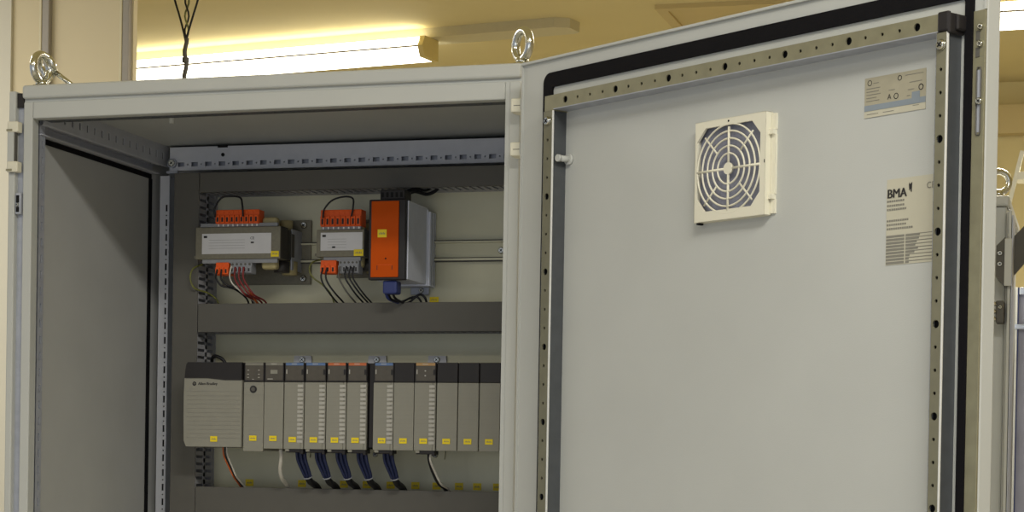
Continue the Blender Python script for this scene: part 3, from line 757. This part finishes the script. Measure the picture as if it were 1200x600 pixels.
# ------------------------------------------------------------------ wires
def spline(pts, n=8):
    P = [Vector(p) for p in pts]; P = [P[0] * 2 - P[1]] + P + [P[-1] * 2 - P[-2]]; out = []
    for i in range(1, len(P) - 2):
        for k in range(n):
            t = k / n; a, b, c, d = P[i - 1:i + 3]
            out.append(.5 * ((2 * b) + (c - a) * t + (2 * a - 5 * b + 4 * c - d) * t * t + (3 * b - a - 3 * c + d) * t ** 3))
    out.append(P[-2]); return out
def wire(pts, r, m, label, group=None, name='wire', cat='wire'):
    o = MB().tube(spline(pts), r, m, 8).build(name); return tag(o, label, cat, group)
gj = 'black bridge wires over the orange terminals'
wire([(.1600, .344, 1.8420), (.1600, .342, 1.8560), (.1700, .345, 1.8730), (.1850, .350, 1.8760), (.2020, .348, 1.8730), (.2080, .343, 1.8600), (.2090, .344, 1.8420)], .0016, M['wire_black'], 'black bridge wire arching over the large transformer', gj)
wire([(.3440, .354, 1.8380), (.3470, .352, 1.8520), (.3600, .352, 1.8660), (.3800, .354, 1.8720), (.3945, .354, 1.8690), (.3960, .353, 1.8560), (.3930, .354, 1.8400)], .0015, M['wire_black'], 'black bridge wire arching over the small transformer', gj)
g1 = 'wires hanging from the transformers'
wire([(.1645, .345, 1.7560), (.1650, .340, 1.7420), (.1730, .342, 1.7300), (.1850, .346, 1.7270), (.1960, .352, 1.7230), (.2000, .385, 1.7120), (.2010, .40, 1.6950)], .0016, M['wire_black'], 'left black wire curving down from the large transformer', g1)
wire([(.1720, .345, 1.7560), (.1740, .340, 1.7400), (.1850, .342, 1.7300), (.1980, .346, 1.7270), (.2050, .352, 1.7200), (.2080, .385, 1.7120), (.2070, .40, 1.6950)], .0016, M['wire_black'], 'second black wire curving down from the large transformer', g1)
wire([(.1890, .346, 1.7620), (.1880, .342, 1.7450), (.1930, .342, 1.7330), (.2020, .346, 1.7240), (.2100, .352, 1.7160), (.2120, .385, 1.7080), (.2120, .40, 1.6950)], .0013, M['wire_white'], 'thin white wire below the grey terminals of the large transformer', g1)
for k, (a, lab) in enumerate(((.1960, 'left'), (.2035, 'middle'), (.2110, 'right'))):
    wire([(a, .346, 1.7600), (a + .001, .342, 1.7420), (a + .010, .343, 1.7260), (a + .018, .350, 1.7140), (a + .021, .385, 1.7080), (a + .023, .40, 1.6950)], .0016, M['wire_red'], 'dark red wire below the large transformer, %s of the three' % lab, g1)
wire([(.2180, .352, 1.7230), (.2200, .356, 1.7180), (.2210, .372, 1.7080), (.222, .40, 1.6950)], .0018, M['wire_orange'], 'short orange wire end entering the duct below the large transformer', g1)
wire([(.1230, .380, 1.7690), (.1140, .362, 1.7600), (.1110, .358, 1.7440), (.1170, .362, 1.7280), (.1300, .385, 1.7220), (.1400, .40, 1.7120), (.1430, .410, 1.6950)], .0014, M['wire_ge'], 'yellow-green earth wire looping left of the large transformer', g1)
wire([(.3450, .355, 1.7580), (.3440, .350, 1.7430), (.3480, .352, 1.7300), (.3560, .360, 1.7160), (.3600, .38, 1.7050), (.361, .40, 1.6950)], .0015, M['wire_black'], 'left black wire below the orange terminals of the small transformer', g1)
wire([(.3520, .355, 1.7580), (.3520, .350, 1.7430), (.3570, .352, 1.7300), (.3660, .360, 1.7160), (.3710, .38, 1.7050), (.371, .40, 1.6950)], .0015, M['wire_black'], 'right black wire below the orange terminals of the small transformer', g1)
wire([(.3320, .380, 1.7740), (.3220, .366, 1.7680), (.3190, .362, 1.7560), (.3240, .364, 1.7440), (.3390, .370, 1.7320), (.3480, .385, 1.7180), (.350, .405, 1.6950)], .0013, M['wire_ge'], 'yellow-green earth wire looping between the two transformers', g1)
for a, lab, d in ((.3740, 'leftmost', .018), (.3850, 'second', .020), (.3920, 'third', .021), (.3980, 'rightmost', .021)):
    wire([(a, .356, 1.7600), (a, .350, 1.7430), (a + d * .4, .352, 1.7280), (a + d * .8, .362, 1.7140), (a + d, .385, 1.7030), (a + d, .40, 1.6950)], .0014, M['wire_black'] if lab != 'leftmost' else M['duct'], '%s wire below the grey terminals of the small transformer' % lab, g1)
g2 = 'leads of the orange power supply'
wire([(.4720, .335, 1.7130), (.4740, .345, 1.7060), (.4780, .375, 1.7020), (.4800, .395, 1.7050), (.4860, .400, 1.7120), (.4960, .400, 1.7180), (.5040, .400, 1.7130), (.5060, .405, 1.7040), (.507, .41, 1.6950)], .0020, M['wire_black'], 'black lead looping right below the blue plug of the power supply', g2)
wire([(.4660, .330, 1.7130), (.4680, .345, 1.7040), (.4720, .380, 1.7050), (.4800, .398, 1.7120), (.4900, .400, 1.7140), (.4960, .403, 1.7080), (.498, .41, 1.6950)], .0018, M['wire_black'], 'inner black lead below the blue plug of the power supply', g2)
wire([(.4620, .330, 1.7140), (.4640, .340, 1.7060), (.4690, .375, 1.7020), (.472, .40, 1.6950)], .0028, M['plug_blue'], 'blue lead dropping straight from the blue plug', g2)
wire([(.4850, .352, 1.8720), (.4950, .370, 1.8800), (.5080, .3900, 1.8780), (.5200, .400, 1.8850), (.5200, .41, 1.8950)], .0028, M['wire_black'], 'thick black lead from the top plug into the upper duct', g2)
wire([(.4780, .352, 1.8740), (.4920, .372, 1.8850), (.505, .395, 1.8850), (.512, .41, 1.895)], .0022, M['wire_black'], 'second black lead from the top plug into the upper duct', g2)
# cables below the modules
g3 = 'cables below the rack modules'
def bundle(xa, label):
    t = thing('cable', (xa, .36, 1.40), label, 'cable', g3)
    for k in range(5):
        d = (k - 2) * .0034
        MB().tube(spline([(xa + d, .318 + (k % 2) * .003, 1.4660), (xa + d, .322 + (k % 2) * .004, 1.4480), (xa + .003 + d * .8, .335 + (k % 2) * .004, 1.4280), (xa + .004 + d * .55, .342 + (k % 2) * .003, 1.4180)]), .0026, M['wire_blue'], 7).build('blue_core', t, neg(t))
    MB().tube(spline([(xa + .004, .342, 1.4190), (xa + .0045, .352, 1.4120), (xa + .003, .385, 1.4040), (xa + .003, .405, 1.3900)]), .0056, M['wire_black'], 10).build('sheath', t, neg(t), label='black cable sheath')
    m = MB(); m.torus((xa + .004, .3415, 1.4195), (.1, .5, -1), .0066, .0012, M['terminal_grey'], 20, 6); m.build('cable_tie', t, neg(t), label='grey cable tie')
bundle(.3260, 'dark blue cable below the leftmost blue-striped module')
bundle(.3590, 'dark blue cable below the blue-striped module left of the orange pair')
bundle(.3945, 'dark blue cable below the left orange-striped module')
bundle(.4300, 'dark blue cable below the right orange-striped module')
bundle(.4740, 'dark blue cable below the blue-striped module right of the gap')
wire([(.5430, .318, 1.4650), (.5415, .322, 1.4500), (.5440, .336, 1.4300), (.5490, .350, 1.4130), (.5490, .385, 1.4040), (.550, .405, 1.390)], .0030, M['wire_black'], 'black cable below the tan-striped module', g3, 'cable', 'cable')
wire([(.5480, .314, 1.4660), (.5460, .314, 1.4500), (.5500, .328, 1.4300), (.5560, .342, 1.4120), (.5560, .38, 1.4040), (.557, .40, 1.390)], .0019, M['wire_white'], 'pale cable beside the black one below the tan-striped module', g3, 'cable', 'cable')
wire([(.2900, .322, 1.4640), (.2905, .324, 1.4500), (.2860, .330, 1.4320), (.2840, .345, 1.4160), (.2800, .38, 1.404), (.280, .40, 1.390)], .0034, M['wire_white'], 'pale grey cable below the communication module', g3, 'cable', 'cable')
g4 = 'thin supply wires below the rack power supply'
wire([(.1880, .325, 1.4680), (.1900, .325, 1.4520), (.1950, .335, 1.4330), (.1990, .345, 1.4180), (.1950, .38, 1.404), (.195, .40, 1.390)], .0014, M['wire_orange'], 'orange wire below the wide rack power supply', g4)
wire([(.1915, .325, 1.4680), (.1930, .325, 1.4520), (.1980, .335, 1.4330), (.2020, .345, 1.4180), (.1985, .38, 1.404), (.1985, .40, 1.390)], .0014, M['wire_black'], 'black wire below the wide rack power supply', g4)
wire([(.1945, .325, 1.4680), (.1960, .325, 1.4540), (.2005, .335, 1.4340), (.2040, .345, 1.4180), (.2015, .38, 1.404), (.2015, .40, 1.390)], .0012, M['wire_white'], 'thin white wire below the wide rack power supply', g4)
wire([(.1600, .402, 1.6010), (.1520, .40, 1.6130), (.1400, .40, 1.6180), (.1300, .41, 1.6160), (.1240, .42, 1.6080)], .0030, M['wire_black'], 'black wire curling over the top of the rack power supply', g4)

# ------------------------------------------------------------------ lamps and fittings behind
def lamp(x0, y0, x1, y1, zb, h, w, label):
    cx, cy = (x0 + x1) / 2, (y0 + y1) / 2; a = math.atan2(y1 - y0, x1 - x0); Ln = math.hypot(x1 - x0, y1 - y0)
    t = thing('ceiling_lamp', (cx, cy, zb), label, 'lamp', 'long fluorescent ceiling lamps'); t.rotation_euler = (0, 0, a)
    l = Ln / 2
    for s in (0, 1):
        zz = h * .5 * s
        mb = MB()
        prof = [(-w * .5 + (0 if s else w * .15), zz + h * .02), (w * .5, zz + h * .02), (w * .5, zz + h * .47), (-w * .5 + (w * .12 if s else 0), zz + h * .47), (-w * .56 + (0 if s else w * .04), zz + h * .25)]
        mb.prism(prof, 0, -l + .02, l - .02, M['tube']); mb.build('diffuser', t, (0, 0, 0), label='glowing white diffuser', recalc=True)
    mb = MB(); mb.box(-l + .01, l - .01, -w * .56, w * .5, h * .465, h * .535, M['pipe']); mb.box(-l + .02, l - .02, -w * .1, w * .45, h - .003, h, M['trunk']); mb.build('housing', t)
    for s in (-1, 1):
        mb = MB(); mb.prism([(-w * .42, 0), (w * .52, 0), (w * .52, h), (-w * .42, h), (-w * .6, h * .5)], 0, s * l - .02 * (s > 0), s * l + .02 * (s < 0), M['lampend']); mb.build('end_cap', t, recalc=True)
    return t
lamp(-2.15, 4.445, -.740, 4.215, 2.892, .073, .11, 'long white fluorescent lamp glowing above the cabinet roof')
lamp(1.00, 4.13, 2.40, 4.00, 2.897, .074, .11, 'second fluorescent lamp at the top right corner, behind the open door')
# cable trunking at the ceiling behind the lamp
t = thing('ceiling_trunking', (-1.1, 4.2, 2.92), 'pale grey trunking strip fixed to the ceiling behind the long lamp', 'trunking')
mb = MB()
a = Vector((-2.3, 4.47)); b = Vector((-.225, 4.130)); n = Vector((.163, 1)).normalized() * .12
q = [(a.x, a.y), (b.x - .05, b.y + .006), (b.x, b.y + .03), (b.x + n.x * .8, b.y + n.y * .9), (b.x + n.x - .03, b.y + n.y + .01), (a.x + n.x, a.y + n.y)]
mb.prism(q, 2, 2.9665, 3.0, M['trunk']); mb.build('trunking_body', t, neg(t), recalc=True)

# hanging wires in front of the lamp
t = thing('hanging_wire', (-.9101, 2.55, 2.0), 'twisted wire hanging down in front of the long lamp, split into strands above', 'wire')
for pts, m, nm in (([(-.965, 2.55, 2.99), (-.962, 2.55, 2.80), (-.945, 2.55, 2.735), (-.930, 2.55, 2.690), (-.917, 2.55, 2.645), (-.911, 2.55, 2.620)], M['wire_black'], 'strand'),
                   ([(-.850, 2.55, 2.99), (-.862, 2.55, 2.80), (-.876, 2.55, 2.735), (-.890, 2.55, 2.690), (-.904, 2.55, 2.645), (-.910, 2.55, 2.620)], M['wire_black'], 'strand')):
    MB().tube(spline(pts, 5), .0030, m, 8).build(nm, t, neg(t))
for ph in (0, math.pi):
    pts = [(-.9085 + .0055 * math.cos(k * .9 + ph) , 2.55 + .0055 * math.sin(k * .9 + ph), 2.99 - k * .012) for k in range(31)]
    MB().tube(pts, .0028, M['wire_ge'] if ph == 0 else M['wire_black'], 6).build('twisted_strand', t, neg(t))
pts = [(-.9105 + .003 * math.cos(k * 1.1), 2.55 + .003 * math.sin(k * 1.1), 2.63 - k * .012) for k in range(50)]
MB().tube(pts, .0065, M['duct'], 8).build('stem', t, neg(t), label='joined lower length')
mb = MB(); mb.cyl((-.9105, 2.55, 2.562), (-.9105, 2.55, 2.576), .0100, M['duct'], 12); mb.build('clamp', t, neg(t))

# wall trunking on the left wall
def wtrunk(xa, xb, label):
    t = thing('wall_conduit', ((xa + xb) / 2, 2.17, 0), label, 'conduit', 'grey vertical conduits on the beige wall')
    mb = MB(); mb.box(xa, xb, 2.182, 2.2, 0, 3.0, M['pipe'], .003); mb.build('channel', t, neg(t))
    mb = MB(); mb.box(xa - .0065, xa + .0005, 2.180, 2.2, 0, 3.0, M['trunk'], .002); mb.build('cover_edge', t, neg(t), label='white cover edge')
wtrunk(-1.1560, -1.1340, 'grey vertical conduit above the left roof corner')
wtrunk(-.9230, -.9030, 'grey vertical conduit at the right edge of the beige wall')

# ------------------------------------------------------------------ things at the right edge
t = thing('neighbouring_cabinet', (1.25, 1.45, 0), 'second grey cabinet standing behind the open door at the right edge', 'cabinet'); L = neg(t)
mb = MB(); mb.box(1.10, 1.3780, 1.25, 1.70, 0, 1.953, M['paint'], .004); mb.box(1.08, 1.3830, 1.24, 1.71, 1.953, 1.972, M['paint'], .004); mb.build('body', t, L)
mb = MB(); mb.box(1.3785, 1.3835, 1.235, 1.30, 0, 1.940, M['paint_in'], .001); mb.box(1.3840, 1.3895, 1.20, 1.30, 0, 1.940, M['paint'], .001); mb.box(1.3905, 1.3925, 1.20, 1.29, 0, 1.93, M['zinc_plain'], .0005); mb.build('side_frame', t, L)
mb = eye((1.3600, 1.29, 1.9720), math.radians(-68)); mb.build('lifting_eye', t, L, label='chrome eye bolt')
mb = MB(); mb.prism([(1.3630, 1.872), (1.3785, 1.888), (1.3785, 1.797), (1.3630, 1.815)], 1, 1.19, 1.235, M['duct'])
for z in (1.858, 1.838): mb.screw((1.3700, 1.19, z), (0, -1, 0), .005, M['chrome'], .004)
mb.box(1.3785, 1.3915, 1.185, 1.19, 1.797, 1.885, M['paint'], .001)
mb.prism([(1.3925, 1.898), (1.4300, 1.938), (1.4300, 1.872), (1.3925, 1.826)], 1, 1.26, 1.29, M['duct'])
mb.build('corner_bracket', t, L, label='dark bracket with bolts', recalc=True)
mb = MB(); mb.box(1.3640, 1.3790, 1.19, 1.235, 1.729, 1.770, M['duct'], .002)
for z in (1.764, 1.750, 1.736): mb.tube([(1.353, 1.188, z), (1.358, 1.184, z + .003), (1.364, 1.188, z - .002)], .0040, M['chrome'], 8)
mb.screw((1.372, 1.19, 1.758), (0, -1, 0), .004, M['chrome'])
mb.build('latch', t, L, label='bright zinc latch')
t = thing('machine_guard', (1.60, 1.76, 0), 'aluminium-framed bluish guard panel at the right edge, beside the second cabinet', 'guard'); L = neg(t)
mb = MB(); mb.box(1.3600, 1.3745, 1.75, 1.79, 0, 1.842, M['alu'], .002); mb.box(1.3760, 1.3810, 1.75, 1.78, 0, 1.846, M['edge'], .001); mb.box(1.3810, 1.3830, 1.75, 1.78, 0, 1.846, M['plug_blue'])
mb.box(1.3745, 1.3760, 1.765, 1.785, 0, 1.842, M['duct']); mb.box(1.383, 1.90, 1.75, 1.79, 1.83, 1.846, M['alu'], .003); mb.box(1.36, 1.90, 1.745, 1.75, 1.757, 1.768, M['alu'], .002)
mb.build('frame', t, L)
mb = MB(); mb.box(1.383, 1.89, 1.765, 1.770, .1, 1.835, M['bluepanel']); mb.build('pane', t, L, label='bluish pane')
t = thing('stepladder', (1.30, 1.97, 0), 'white stepladder leaning up behind the second cabinet, right edge', 'ladder'); L = neg(t)
def bar(mb, p, q, w, m): mb.tube([p, q], w, m, 4, smooth=False)
for dx in (0, .40):
    mb = MB(); bar(mb, (.885 + dx, 1.95, 0), (1.376 + dx, 1.95, 2.165), .0065, M['ivory']); mb.build('side_rail', t, L)
for k in range(8):
    z = .29 + k * .26; x = .885 + .491 * z / 2.165; mb = MB()
    mb.box(x, x + .40, 1.945, 2.01, z - .009, z + .009, M['ivory'], .002); mb.build('step', t, L)
